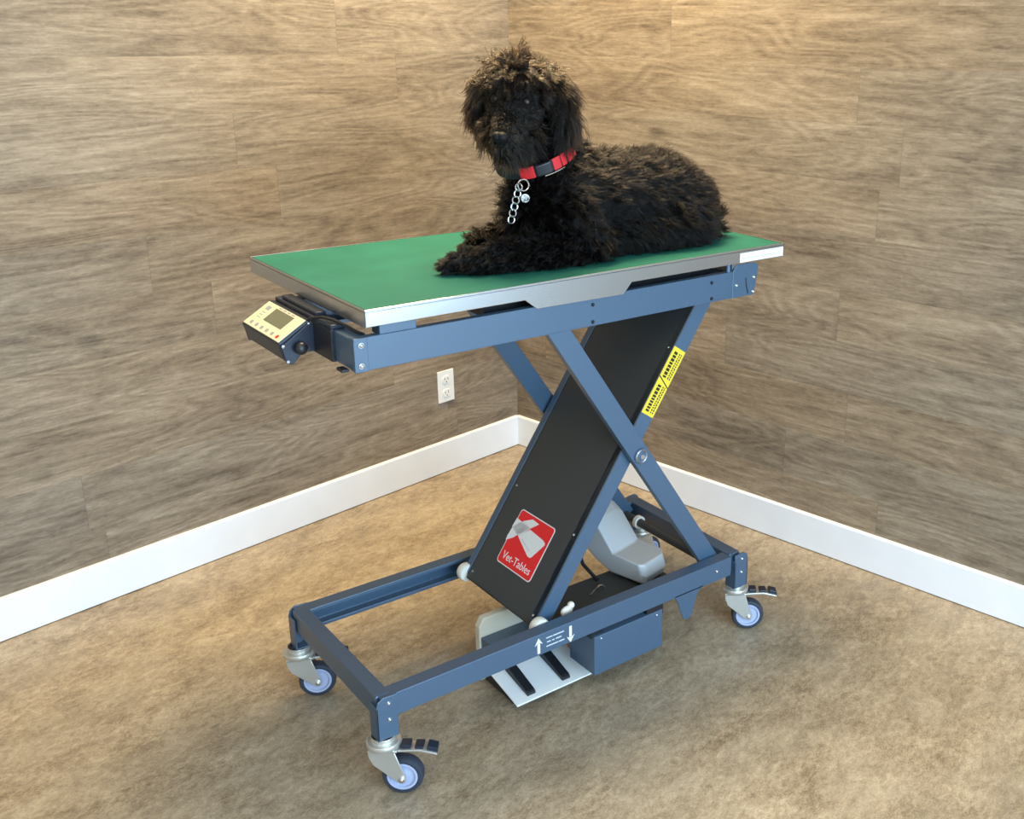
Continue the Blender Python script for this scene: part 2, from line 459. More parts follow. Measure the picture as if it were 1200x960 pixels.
# cover panel on the B arms
bd = Vector((B0[0]-B1[0], 0, B0[1]-B1[1])).normalized()   # up along the arm
bn = Vector((-bd.z, 0, bd.x))                              # out of the panel, up and to the -X side
po = Vector((B1[0], 0, B1[1])) + bn*.0225
mp = Matrix((Vector((0, -1, 0)), bd, bn)).transposed().to_4x4(); mp.translation = po   # local x = -Y, y = up the arm, z = out
pl = MB().box((-.355, -.012, -.004), (-.064, .872, 0)).box((-.355, -.012, -.020), (-.064, -.008, 0)).box((-.355, -.012, -.03), (-.352, .85, 0))
panel = pl.build('cover_panel', M['panel'], T, .001); panel.matrix_world = mp
def local_cap(name, build, mat, parent, bevel=0):
    o = build.build(name, mat, parent, bevel); return o
for x, y in ((-.343, .010), (-.343, .245), (-.343, .60), (-.078, .012), (-.078, .215), (-.078, .46), (-.078, .70)):
    p = Vector((x, y, 0))
    MB().cyl(p, p+Vector((0, 0, .001)), .0032, seg=12).ball(p+Vector((0, 0, .0008)), .0026, 1).build('screw', M['chrome'], panel, smooth=True)
# red logo sticker: corners measured on the panel
W3 = lambda X: mp.inverted() @ Vector(X)
sTL, sTR, sBL = W3((.5349, .2831, .3896)), W3((.5359, .1394, .3909)), W3((.4579, .2822, .2739))
sx0, sx1, sy1, sy0 = sTL.x, sTR.x, sTL.y, sBL.y
SW, SH = sx1-sx0, sy1-sy0
def rrect(x0, y0, x1, y1, r, n=5):
    out = []
    for cx, cy, a0 in ((x1-r, y1-r, 0), (x0+r, y1-r, 90), (x0+r, y0+r, 180), (x1-r, y0+r, 270)):
        for k in range(n+1):
            t = R(a0+90*k/n); out.append((cx+r*math.cos(t), cy+r*math.sin(t)))
    return out
stick = MB().prism(rrect(sx0, sy0, sx1, sy1, .009), 'Z', 0.0002, .0008).build('logo_sticker', M['stickerwhite'], panel)
tag(stick, 'red sticker with white logo and lettering')
MB().prism(rrect(sx0+.0025, sy0+.0025, sx1-.0025, sy1-.0025, .007), 'Z', .0006, .0011).build('sticker_field', M['red'], stick)
def crop_uv(px, py):     # logo drawn from its own outline (u right, v down across the sticker)
    dx, dy = px-335, py-185
    det = 285*455 - (-245)*190
    u = (dx*455 - (-245)*dy)/det; v = (285*dy - 190*dx)/det
    return (sx0+u*SW, sy1-v*SH)
lg = MB()
for pol in ([(288, 268), (330, 308), (400, 372), (300, 432), (240, 345)],
            [(180, 462), (196, 425), (245, 348), (345, 300), (425, 288), (478, 332), (400, 368), (288, 420), (245, 445)],
            [(402, 378), (505, 468), (520, 492), (518, 512), (400, 616), (385, 618), (368, 605), (292, 432)]):
    lg.prism([crop_uv(*p) for p in pol], 'Z', .0010, .0014)
lg.build('logo', M['stickerwhite'], stick)
li = MB()
def stroke(mb, a, b_, w, z0, z1):
    a = Vector((*a, 0)); b_ = Vector((*b_, 0)); d = (b_-a).normalized(); n = Vector((-d.y, d.x, 0))*w/2
    mb.prism([((a+n).x, (a+n).y), ((a-n).x, (a-n).y), ((b_-n).x, (b_-n).y), ((b_+n).x, (b_+n).y)], 'Z', z0, z1)
for a, b_ in (((250, 360), (290, 425)), ((300, 425), (400, 370)), ((345, 302), (402, 368)), ((322, 455), (385, 560))):
    stroke(li, crop_uv(*a), crop_uv(*b_), .0012 if a[0] < 320 or a[0] == 345 else .002, .0013, .0016)
li.build('logo_line', M['greyink'], stick)
def text_mesh(name, s, size, mat, parent, m, ext=.0002):
    cu = bpy.data.curves.new(name, 'FONT'); cu.body = s; cu.size = size; cu.extrude = ext; cu.resolution_u = 3
    cu.align_x = 'CENTER'; cu.align_y = 'CENTER'
    tmp = bpy.data.objects.new(name, cu); COL.objects.link(tmp)
    dg = bpy.context.evaluated_depsgraph_get()
    me = bpy.data.meshes.new_from_object(tmp.evaluated_get(dg))
    bpy.data.objects.remove(tmp); bpy.data.curves.remove(cu)
    me.materials.clear(); me.materials.append(mat)
    o = bpy.data.objects.new(name, me); link(o, parent); o.matrix_local = m
    return o
text_mesh('lettering', 'Vet-Tables', .0270, M['stickerwhite'], stick, Matrix.Translation((sx0+SW*.50, sy0+SH*.155, .0013)))

# yellow caution label on the near B arm
ym = Matrix((bd, Vector((0, -1, 0)).cross(bd)*-1, Vector((0, -1, 0)))).transposed().to_4x4()
yv = Vector((0, -1, 0)).cross(bd)
ym = Matrix((bd, yv, Vector((0, -1, 0)))).transposed().to_4x4(); 
ym.translation = Vector((B1[0], .064, B1[1]))
t0 = (Vector((.7419, 0, .6497)) - Vector((B1[0], 0, B1[1]))).dot(bd); t1 = (Vector((.8427, 0, .790)) - Vector((B1[0], 0, B1[1]))).dot(bd)
yl = MB().box((t0, -.0205, 0), (t1, .0205, .0006)).build('caution_label', M['yellow'], T); yl.matrix_world = ym
tag(yl, 'yellow caution label with black print')
ink = MB()
rr = random.Random(4)
tm = (t0+t1)/2
ink.prism([(tm-.010, -.0205), (tm-.007, -.0205), (tm+.010, .0205), (tm+.007, .0205)], 'Z', .0005, .0009)
for lo, hi in ((t0+.008, tm-.010), (tm+.010, t1-.010)):
    x = lo
    while x < hi:
        w = rr.uniform(.0045, .0075)
        ink.box((x, .001, .0005), (min(x+w, hi), .012, .0009)); x += w+.0022
    for row in (-.0065, -.0130):
        x = lo
        while x < hi:
            w = rr.uniform(.003, .006)
            ink.box((x, row-.0017, .0005), (min(x+w, hi), row+.0017, .0009)); x += w+.002
ink.build('label_print', M['ink'], yl)

# arrows and lines printed on the near base rail
def arrow(xc, z0, z1, upw):
    pr_ = MB()
    zt, zb = (z1, z0) if upw else (z0, z1); s = 1 if upw else -1
    pr_.box((xc-.0035, .0014, min(zb, zt-s*.014)), (xc+.0035, .0021, max(zb, zt-s*.014)))
    pr_.prism([(xc-.0105, zt-s*.017), (xc-.0035, zt-s*.0125), (xc+.0035, zt-s*.0125), (xc+.0105, zt-s*.017), (xc, zt)], 'Y', .0014, .0021)
    bmesh.ops.remove_doubles(pr_.bm, verts=pr_.bm.verts, dist=.0001)
    return pr_.build('printed_arrow', M['stickerwhite'], near_rail)
arrow(.388, .185, .2235, True); arrow(.474, .181, .2225, False)
ln = MB()
for zc, segs in ((.2165, ((.408, .425), (.427, .456))), (.206, ((.410, .420), (.424, .430), (.434, .449))), (.1955, ((.408, .440), (.442, .457)))):
    for a, b_ in segs:
        ln.box((a, .0014, zc-.0014), (b_, .0021, zc+.0014))
ln.build('print_line', M['greyink'], near_rail)

# upper frame
UZ0, UZ1 = .901, .965
un = MB().prism(channel(.038, 1, UZ0, UZ1, .018), 'X', .026, 1.0)
urail = un.build('upper_rail', P, T, .0012)
MB().prism(channel(.410, -1, UZ0, UZ1, .04), 'X', .026, 1.0).build('upper_rail', P, T, .0012)
ub = MB().box((.025, .040, UZ0+.002), (.060, .408, UZ1-.001))
ubm = ub.build('upper_end_beam', P, T, .003)
MB().box((.98, .045, UZ0+.004), (1.02, .405, UZ1-.004)).build('upper_end_beam', P, T, .003)
lp = MB().prism([(.025, .9005), (.052, .9005), (.052, .9655), (.025, .9655)], 'Y', .0355, .040).build('end_plate', P, T, .0012)
screws(lp, [(.039, .0355, .952), (.0375, .0355, .913)], r=.0052)
HB = [(.974, .9005), (1.046, .9005), (1.056, .952), (1.058, .968), (1.054, .9765), (1.035, .980), (.985, .981), (.974, .966)]
MB().prism(HB, 'Y', .409, .414).build('hinge_bracket', P, T, .0012)
rb = MB().prism(HB, 'Y', .0365, .040)
rbo = rb.build('hinge_bracket', P, T, .0012)
screws(rbo, [(1.043, .0365, .944), (1.0425, .0365, .9085), (.986, .0365, .931)], r=.0045)
MB().tube([(1.017, .0365, .946), (1.018, .0365, .934), (1.021, .0365, .921), (1.026, .0365, .907)], .0018, 8).build('hinge_slot', M['black'], rbo)
MB().cyl((.966, .046, .963), (.966, .046, .984), .006).cyl((.980, .046, .963), (.980, .046, .987), .004).build('stop_pin', P, T, smooth=True)
screws(urail, [(.5645, .038, .948), (.5645, .038, .910), (.9075, .038, .948), (.9085, .038, .910)], r=.0042, mat=M['black'], name='black_screw')
MB().box((.080, .042, .962), (.155, .075, .983)).build('support_block', P, T, .0015)
MB().box((.080, .375, .962), (.155, .408, .983)).build('support_block', P, T, .0015)
pm = MB().box((.330, .09, .945), (.95, .40, .981))
pm.build('load_cell_shade_plate', M['black'], T, .002)  # load cell plate, black to fill in the shadowed gap below the top too

# stainless steel top
TX0, TX1, TY0, TY1, TZ = .0500, 1.1415, .0345, .6095, 1.016
st = MB()
st.box((TX0, TY0, TZ-.006), (TX1, TY1, TZ-.0035))
t = .0022
st.prism([(TX0, .9835), (.393, .9835), (.4214, .9615), (.645, .9595), (.668, .9835), (TX1, .9835), (TX1, TZ), (TX0, TZ)], 'Y', TY0, TY0+t)
st.box((TX0, TY1-t, .982), (TX1, TY1, TZ))
st.box((TX0, TY0, .982), (TX0+t, TY1, TZ)).box((TX1-t, TY0, .982), (TX1, TY1, TZ))
steel = st.build('steel_top', M['steel'], T, .0008)
MB().box((TX0+.0045, TY0+.0045, TZ-.0036), (TX1-.0045, TY1-.0045, TZ-.0006)).build('rubber_mat', M['mat'], T, .0008)
wl = MB().box((.993, TY0-.0008, .9850), (1.1375, TY0+.0002, 1.0072)).build('white_label', M['stickerwhite'], steel)
tag(wl, 'blank white label')
gl = MB()
for k in range(9):
    gl.box((1.000+k*.0145, TY0-.0011, .9935), (1.000+k*.0145+.011, TY0-.0006, .9958))
gl.build('label_print', M['greyink'], wl)

# weighing display at the -X end
IY0, IY1 = .207, .400
ind = MB().prism([(-.0500, .929), (.0120, .9665), (.020, .9660), (.0345, .938), (.030, .930), (-.026, .8895), (-.0385, .8925)], 'Y', IY0, IY1).build('weighing_display', M['navy'], T, .003)
d1 = Vector((.062, 0, .0375)).normalized(); d2 = Vector((0, -1, 0)); dn = d2.cross(d1)*1
if dn.z < 0: dn = -dn
mi = Matrix((d2, d1, dn)).transposed().to_4x4(); mi.translation = Vector((-.0500, IY1, .929))   # x across (to -Y), y up the face, z out
FWd, FHt = IY1-IY0, .0725
def on_face(name, mb, mat, parent, bevel=0):
    o = mb.build(name, mat, parent, bevel); o.matrix_world = mi; return o
fp = on_face('face_plate', MB().box((.004, .003, -.001), (FWd-.004, FHt-.003, .0012)), M['faceplate'], ind, .0006)
on_face('display_screen', MB().box((.060, .028, .0005), (.150, .062, .0018)), M['lcd'], ind)
kb = MB()
on_face('red_key', MB().prism(rrect(.161, .008, .171, .016, .003), 'Z', .0008, .0017), M['red'], ind)
for k in range(5):
    on_face('key', MB().prism(rrect(.026+k*.027, .0085, .037+k*.027, .0165, .003), 'Z', .0008, .0017), M['button'], ind)
on_face('printed_mark', MB().box((.022, .050, .0008), (.040, .060, .0015)), M['button'], ind)
fpl = MB()
fpl2 = MB()
for k in range(4):
    fpl2.box((.066+k*.021, .0645, .0008), (.066+k*.021+.015, .0672, .0015))
for k in range(3):
    fpl.box((.024, .028+k*.007, .0008), (.040, .0295+k*.007, .0015))
on_face('printed_text', fpl, M['button'], ind)
on_face('printed_text', fpl2, M['button'], ind)
for y0, y1 in ((IY0-.006, IY0-.001), (IY1+.001, IY1+.006)):
    MB().prism([(-.046, .924), (.013, .964), (.022, .9635), (.046, .945), (.046, .905), (.022, .905), (-.006, .905), (-.026, .886), (-.038, .889)], 'Y', y0, y1).build('display_bracket', M['navy'], T, .0012)
    yy, ss = (y0, -1) if y0 < .3 else (y1, 1)
    MB().cyl((-.012, yy, .918), (-.012, yy+ss*.006, .918), .006).ball((-.012, yy+ss*.011, .918), .0125, 3, (1, .75, 1)).build('clamp_knob', M['black'], T, smooth=True)
screws(ind, [(.010, IY0-.006, .9615), (.0245, IY0-.006, .949), (-.043, IY0-.006, .925), (-.036, IY0-.006, .893)], r=.0028)
MB().box((.018, .118, .903), (.0255, .392, .966)).build('display_mount', M['black'], T, .001)
MB().box((.020, .120, .966), (.048, .392, .974)).box((.026, .20, .974), (.046, .37, .981)).build('mount_plate', M['navy'], T, .001)
MB().tube([(.012, .235, .950), (.014, .20, .972), (.022, .165, .980), (.032, .13, .980), (.042, .10, .974), (.049, .075, .968), (.055, .055, .966)], .003, 8).build('display_cable', M['black'], T, smooth=True)
MB().box((.010, .060, .898), (.024, .085, .904)).build('rubber_stop', M['black'], T, .001)

# battery box under the near rail, with its tray
bb = MB().box((.541, .001, .064), (.747, .10, .166)).build('battery_box', P, T, .0015)
screws(bb, [(.560, .001, .158), (.728, .001, .157)], r=.0030)
MB().box((.505, .036, .166), (.862, .225, .171)).build('tray', M['panel'], T, .001)
for xa in (.537, .713):
    MB().box((xa, .010, .160), (xa+.034, .034, .182)).build('box_hanger', M['black'], T)
MB().ball((.505, .060, .222), .013, 2, (1.3, .7, 1)).ball((.518, .062, .232), .009, 2).box((.500, .055, .17), (.514, .07, .222)).build('cable_clip', M['nylon'], T, smooth=True)
MB().tube([(.640, .15, .1735), (.655, .153, .180), (.672, .157, .186), (.684, .160, .182), (.690, .158, .174)], .0028, 8).build('hook', M['chrome'], T, smooth=True)

# foot control
FX0, FX1 = .366, .580
foot = MB().prism([(.062, .0205), (.062, .0245), (.172, .0485), (.222, .055), (.222, .050), (.172, .0440)], 'X', FX0, FX1).build('foot_control', M['whiteplas'], T, .002)
tag(foot, 'white foot switch plate with two black pedals')
MB().prism([(.098, .006), (.098, .0265), (.172, .0430), (.2225, .0495), (.2225, .006)], 'X', FX0+.012, FX1-.012).build('pedal_shade_base', M['black'], foot, .001)  # black body set back under the thin plate, standing in for its shadow
MB().prism([(FX0, .006), (FX0, .150), (FX0+.013, .172), (FX1-.012, .172), (FX1, .150), (FX1, .006)], 'Y', .222, .243).build('back_housing', M['cream'], foot, .003)
MB().prism([(FX0+.004, .070), (FX0+.004, .124), (FX1-.004, .124), (FX1-.004, .070)], 'Y', .172, .222).build('pedal_hood', P, foot, .0015)
for xc in (.4135, .512):
    MB().prism([(.074, .0275), (.074, .034), (.080, .0385), (.168, .066), (.172, .062), (.172, .047)], 'X', xc-.0115, xc+.0115).build('pedal', M['black'], foot, .0015)
for xa in (.39, .53):
    for ya2 in (.105, .19):
        MB().box((xa, ya2, .0), (xa+.03, ya2+.03, .007)).build('rubber_foot', M['tire'], foot)

# lift motor: an L-shaped housing
me_ = MB()
e1 = Vector((.972, .235, 0)); e2 = Vector((.235, -.972, 0))
mm = Matrix((e1, e2, UZ)).transposed().to_4x4(); mm.translation = Vector((.742, .195, 0))
# side profile (e2 = towards the near rail, z)
prof = [(-.005, .176), (.096, .176), (.104, .200), (.094, .231), (.004, .236), (-.058, .312), (-.090, .333), (-.150, .335), (-.150, .26), (-.06, .20)]
E_ = .108
def motor_ring(x, inset):
    cx = sum(p[0] for p in prof)/len(prof); cz = sum(p[1] for p in prof)/len(prof)
    return [mm @ Vector((x, p[0]+(cx-p[0])*inset, p[1]+(cz-p[1])*inset)) for p in prof]
rings = [motor_ring(0, .10), motor_ring(.012, 0), motor_ring(E_-.02, 0), motor_ring(E_, .16)]
vs = [v for r_ in rings for v in r_]; n_ = len(prof)
fs = [tuple(range(n_-1, -1, -1)), tuple(range(3*n_, 4*n_))]
for k in range(3):
    for i in range(n_):
        j = (i+1) % n_
        fs.append((k*n_+i, k*n_+j, (k+1)*n_+j, (k+1)*n_+i))
me_._verts(vs, fs)
motor = me_.build('lift_motor', M['motor'], T, .004, seg=3)
tag(motor, 'silver-grey motor housing')
MB().box((.05, -.085, .332), (.056, -.06, .345), mm).build('motor_seam', M['greyink'], motor)
MB().cyl(mm @ Vector((.05, -.11, .28)), Vector((.745, .224, .50)), .015).build('actuator_rod', M['zinc'], T, smooth=True)
MB().cyl((.70, .295, .25), (.70, .315, .25), .014).tube([(.70, .30, .25), (.69, .25, .20), (.70, .20, .172)], .005).build('motor_cable', M['black'], T, smooth=True)

# ------------------------------------------------------------------ the dog
TOP = 1.0172
dog = empty('dog', (.66, .24, TOP))
tag(dog, 'shaggy black dog in a red and black collar lying on the green top', 'dog')
Hc = Vector((.510, .225, 1.370))
Fh = Vector((-.72, -.62, -.24)).normalized()
Rh = Vector((.65, -.76, -.06)); Rh = (Rh - Fh*Rh.dot(Fh)).normalized()
Uh = Rh.cross(Fh).normalized()
if Uh.z < 0: Uh = -Uh
H = lambda f, r, u: Hc + Fh*f + Rh*r + Uh*u
# (region, [(point, radius)...], fur length, comb direction or None (along chain), lift, curl)
V3 = Vector
PR = [
 ('torso', [(V3((.595, .235, 1.125)), .098), (V3((.70, .243, 1.135)), .103), (V3((.80, .25, 1.13)), .100), (V3((.90, .25, 1.125)), .102), (V3((.965, .245, 1.105)), .088)]),
 ('chest', [(V3((.590, .235, 1.115)), .066), (V3((.592, .242, 1.20)), .060)]),
 ('neck', [(V3((.64, .26, 1.205)), .070), (V3((.60, .262, 1.30)), .055)]),
 ('neck', [(V3((.605, .245, 1.185)), .072), (V3((.550, .245, 1.300)), .060)]),
 ('haunch', [(V3((.905, .190, 1.085)), .068), (V3((.95, .185, 1.070)), .060), (V3((.985, .205, 1.055)), .040)]),
 ('haunch', [(V3((.905, .315, 1.085)), .066), (V3((.95, .31, 1.07)), .055)]),
 ('flank', [(V3((.70, .185, 1.065)), .048), (V3((.82, .175, 1.062)), .052), (V3((.95, .170, 1.060)), .050)]),
 ('tail', [(V3((.985, .215, 1.055)), .032), (V3((1.045, .205, 1.045)), .024), (V3((1.055, .20, 1.070)), .016)]),
 ('upperarm', [(V3((.605, .175, 1.125)), .052), (V3((.635, .150, 1.060)), .043)]),
 ('foreleg', [(V3((.645, .145, 1.052)), .038), (V3((.54, .142, 1.050)), .033), (V3((.430, .158, 1.046)), .028), (V3((.375, .178, 1.040)), .022)]),
 ('paw', [(V3((.365, .181, 1.040)), .022), (V3((.328, .196, 1.038)), .020), (V3((.312, .203, 1.034)), .015)]),
 ('upperarm', [(V3((.605, .30, 1.12)), .050), (V3((.635, .325, 1.06)), .040)]),
 ('foreleg', [(V3((.635, .325, 1.05)), .034), (V3((.53, .318, 1.052)), .030), (V3((.455, .31, 1.046)), .024)]),
 ('paw', [(V3((.45, .308, 1.04)), .021), (V3((.415, .30, 1.036)), .018)]),
 ('skull', [(H(-.020, 0, .006), .064), (H(.010, 0, .012), .060)]),
 ('face', [(H(.035, .022, -.018), .038), (H(.035, -.022, -.018), .038), (H(.05, 0, -.020), .040)]),
 ('muzzle', [(H(.050, 0, -.030), .040), (H(.105, 0, -.047), .030), (H(.118, 0, -.048), .025)]),
 ('jaw', [(H(.040, 0, -.064), .036), (H(.098, 0, -.072), .025)]),
 ('jaw', [(H(.055, .032, -.056), .026), (H(.055, -.032, -.056), .026)]),
 ('ear', [(H(-.02, .060, .040), .018), (H(-.014, .090, .012), .020), (H(-.008, .102, -.035), .020), (H(-.004, .098, -.075), .014)]),
 ('ear', [(H(-.02, -.058, .040), .018), (H(-.012, -.080, .010), .018), (H(-.006, -.088, -.035), .018), (H(-.002, -.084, -.075), .012)]),
]
bmb = bmesh.new()
caps = []   # for region lookup: (a, ra, b, rb, region index)
for ri, (reg, ch) in enumerate(PR):
    for (a, r0), (b_, r1) in zip(ch, ch[1:]):
        caps.append((np.array(a), r0, np.array(b_), r1, ri))
        nst = max(2, int((b_-a).length/.008))
        for k in range(nst+1):
            f = k/nst
            bmesh.ops.create_icosphere(bmb, subdivisions=2, radius=r0+(r1-r0)*f, matrix=Matrix.Translation(a.lerp(b_, f)))
# flatten against the table
for v in bmb.verts:
    if v.co.z < TOP+.001: v.co.z = TOP+.001
tmpm = bpy.data.meshes.new('tmp'); bmb.to_mesh(tmpm); bmb.free()
tmpo = bpy.data.objects.new('tmp', tmpm); COL.objects.link(tmpo)
rm = tmpo.modifiers.new('r', 'REMESH'); rm.mode = 'VOXEL'; rm.voxel_size = .0055
sm = tmpo.modifiers.new('s', 'SMOOTH'); sm.factor = .5; sm.iterations = 5
bpy.context.view_layer.update()
dg = bpy.context.evaluated_depsgraph_get()
bodym = bpy.data.meshes.new_from_object(tmpo.evaluated_get(dg))
bpy.data.objects.remove(tmpo)
bodym.materials.clear(); bodym.materials.append(M['skin'])
bodym.polygons.foreach_set('use_smooth', [True]*len(bodym.polygons))
body = bpy.data.objects.new('body', bodym); link(body, dog); body.matrix_parent_inverse = Matrix.Translation(-dog.location)

# fur ---------------------------------------------------------------
bodym.calc_loop_triangles()
nv = len(bodym.vertices)
co = np.zeros(nv*3); bodym.vertices.foreach_get('co', co); co = co.reshape(-1, 3)
no = np.zeros(nv*3); bodym.vertices.foreach_get('normal', no); no = no.reshape(-1, 3)
tri = np.zeros(len(bodym.loop_triangles)*3, dtype=np.int32); bodym.loop_triangles.foreach_get('vertices', tri); tri = tri.reshape(-1, 3)
va, vb, vc = co[tri[:, 0]], co[tri[:, 1]], co[tri[:, 2]]
area = .5*np.linalg.norm(np.cross(vb-va, vc-va), axis=1)

def nearest_region(p):
    best = np.full(len(p), 1e9); reg = np.zeros(len(p), dtype=int); tang = np.zeros_like(p)
    for a, r0, b_, r1, ri in caps:
        d = b_-a; L2 = d@d
        t_ = np.clip(((p-a)@d)/L2, 0, 1)
        dist = np.linalg.norm(p-(a+t_[:, None]*d), axis=1) - (r0+(r1-r0)*t_)
        mk = dist < best
        best[mk] = dist[mk]; reg[mk] = ri; tang[mk] = d/math.sqrt(L2)
    return reg, tang

#            length lift comb grav curl
FUR = {'torso': (.040, .45, .8, .45, .08), 'chest': (.040, .35, .3, .9, .08), 'neck': (.034, .5, .3, .6, .08),
       'haunch': (.036, .42, .6, .6, .09), 'flank': (.030, .40, .45, .9, .07), 'tail': (.034, .6, .6, .1, .12),
       'upperarm': (.034, .42, .6, .6, .10), 'foreleg': (.030, .45, .6, .35, .11), 'paw': (.014, .55, .7, .2, .08),
       'skull': (.040, .50, .7, .45, .13), 'face': (.015, .35, .7, .5, .10), 'muzzle': (.022, .35, .5, .8, .09), 'jaw': (.031, .30, .3, 1.1, .10),
       'ear': (.040, .28, .8, .9, .09)}
regs = [r for r, _ in PR]
Lr = np.array([FUR[r][0] for r in regs]); Ar = np.array([FUR[r][1] for r in regs]); Cr = np.array([FUR[r][2] for r in regs]); Gr = np.array([FUR[r][3] for r in regs]); Kr = np.array([FUR[r][4] for r in regs])
EYES = [np.array(H(.058, s*.032, .006)) for s in (-1, 1)]
NOSE = np.array(H(.143, 0, -.040))
COLC = np.array((.566, .253, 1.243)); COLN = np.array((-.42, -.10, 1.0)); COLN = COLN/np.linalg.norm(COLN)
headreg = np.array([r in ('skull', 'face', 'muzzle', 'jaw', 'ear') for r in regs])
NP = 7
tt = np.linspace(0, 1, NP)

def sample(n):
    w = area.copy()
    f = rng.choice(len(tri), n, p=w/w.sum())
    r1 = np.sqrt(rng.random(n)); r2 = rng.random(n)
    wa, wb, wc = 1-r1, r1*(1-r2), r1*r2
    p = va[f]*wa[:, None]+vb[f]*wb[:, None]+vc[f]*wc[:, None]
    nn = no[tri[f, 0]]*wa[:, None]+no[tri[f, 1]]*wb[:, None]+no[tri[f, 2]]*wc[:, None]
    nn /= np.linalg.norm(nn, axis=1)[:, None]
    keep = p[:, 2] > TOP+.004
    return p[keep], nn[keep]

def guides(n):
    p, nn = sample(n)
    reg, tg = nearest_region(p)
    L = Lr[reg]*rng.uniform(.75, 1.2, len(p))
    comb = tg.copy()
    names_ = np.array(regs)[reg]
    # combing by region
    sk = names_ == 'skull'
    comb[sk] = (p[sk]-np.array(H(.01, 0, .085)))*8
    # crown: loose tousled locks standing up
    crown = sk & (np.linalg.norm(p-np.array(H(.005, 0, .072)), axis=1) < .026)
    L[crown] *= rng.uniform(.6, 1.35, crown.sum())
    fa = names_ == 'face'
    comb[fa] = (p[fa]-np.array(H(.11, 0, -.02)))*10
    mz = (names_ == 'muzzle') | (names_ == 'jaw')
    comb[mz] = (p[mz]-np.array(H(.15, 0, -.02)))*6 + np.array([0, 0, -.3])
    nk = names_ == 'neck'
    comb[nk] = np.array([.5, 0, -.6])
    cl = np.linalg.norm(comb, axis=1); comb = comb/np.maximum(cl, 1e-6)[:, None]
    comb -= nn*(comb*nn).sum(1)[:, None]
    d0 = nn*Ar[reg][:, None] + comb*Cr[reg][:, None] + rng.normal(0, .16, p.shape)
    d0[sk] += rng.normal(0, .14, (sk.sum(), 3))
    d0[crown] += np.array(Uh)*1.1 + rng.normal(0, .35, (crown.sum(), 3))
    d0 /= np.linalg.norm(d0, axis=1)[:, None]
    fr_ = sk & (((p-np.array(Hc))@np.array(Fh)) > .028)
    L[fr_] *= .60
    # shorten around eyes, nose, collar
    ed = np.min([np.linalg.norm(p-e, axis=1) for e in EYES], axis=0)
    L *= np.clip((ed-.012)/.032, .10, 1)
    nd = np.linalg.norm(p-NOSE, axis=1)
    L *= np.clip((nd-.012)/.035, .15, 1)
    # top of the muzzle is short haired
    tm_ = (names_ == 'muzzle') & (nn@np.array(Uh) > .2)
    L[tm_] *= .40
    cd = (p-COLC)@COLN
    rad = np.linalg.norm((p-COLC) - cd[:, None]*COLN, axis=1)
    nearc = (np.abs(cd) < .03) & (rad < .13) & ~headreg[reg]
    L[nearc] *= .30
    ab = (cd > .0) & (cd < .055) & (rad < .11) & ~headreg[reg]
    L[ab] *= .45
    ax = np.cross(d0, rng.normal(0, 1, p.shape)); ax /= np.linalg.norm(ax, axis=1)[:, None]
    ay = np.cross(d0, ax)
    ph = rng.uniform(0, 6.28, len(p)); fq = rng.uniform(.7, 1.5, len(p)); amp = Kr[reg]*rng.uniform(.5, 1.5, len(p))
    path = np.zeros((len(p), NP, 3))
    for i, t_ in enumerate(tt):
        q = d0*t_
        q = q + np.array([0, 0, -1.0])*(Gr[reg]*.5*t_**2)[:, None]
        q = q + ax*(amp*t_*(np.sin(ph+6.28*fq*t_)-np.sin(ph)))[:, None] + ay*(amp*t_*(np.cos(ph+6.28*fq*t_)-np.cos(ph)))[:, None]
        path[:, i] = q*L[:, None]
    return p, reg, path, L

NG_, NC_ = 7500, 120000
gp, greg, gpath, gL = guides(NG_)
kd = KDTree(len(gp))
for i, q in enumerate(gp): kd.insert(q, i)
kd.balance()
cp, cn = sample(NC_)
creg, _ = nearest_region(cp)
idx = np.zeros(len(cp), dtype=int)
for i, q in enumerate(cp):
    found = kd.find_n(q, 3)
    pick = found[0][1]
    for c_ in found:
        if greg[c_[1]] == creg[i]: pick = c_[1]; break
    idx[i] = pick
off = cp-gp[idx]
ol = np.linalg.norm(off, axis=1); off *= np.minimum(1, .012/np.maximum(ol, 1e-6))[:, None]
clump = rng.uniform(.15, .75, len(cp)); ls = rng.uniform(.6, 1.08, len(cp))
jit = rng.normal(0, .10, (len(cp), 3))*gL[idx][:, None]
pos = cp[:, None, :] + gpath[idx]*ls[:, None, None] - off[:, None, :]*(clump[:, None, None]*(tt**1.2)[None, :, None]) + jit[:, None, :]*(tt**1.5)[None, :, None]
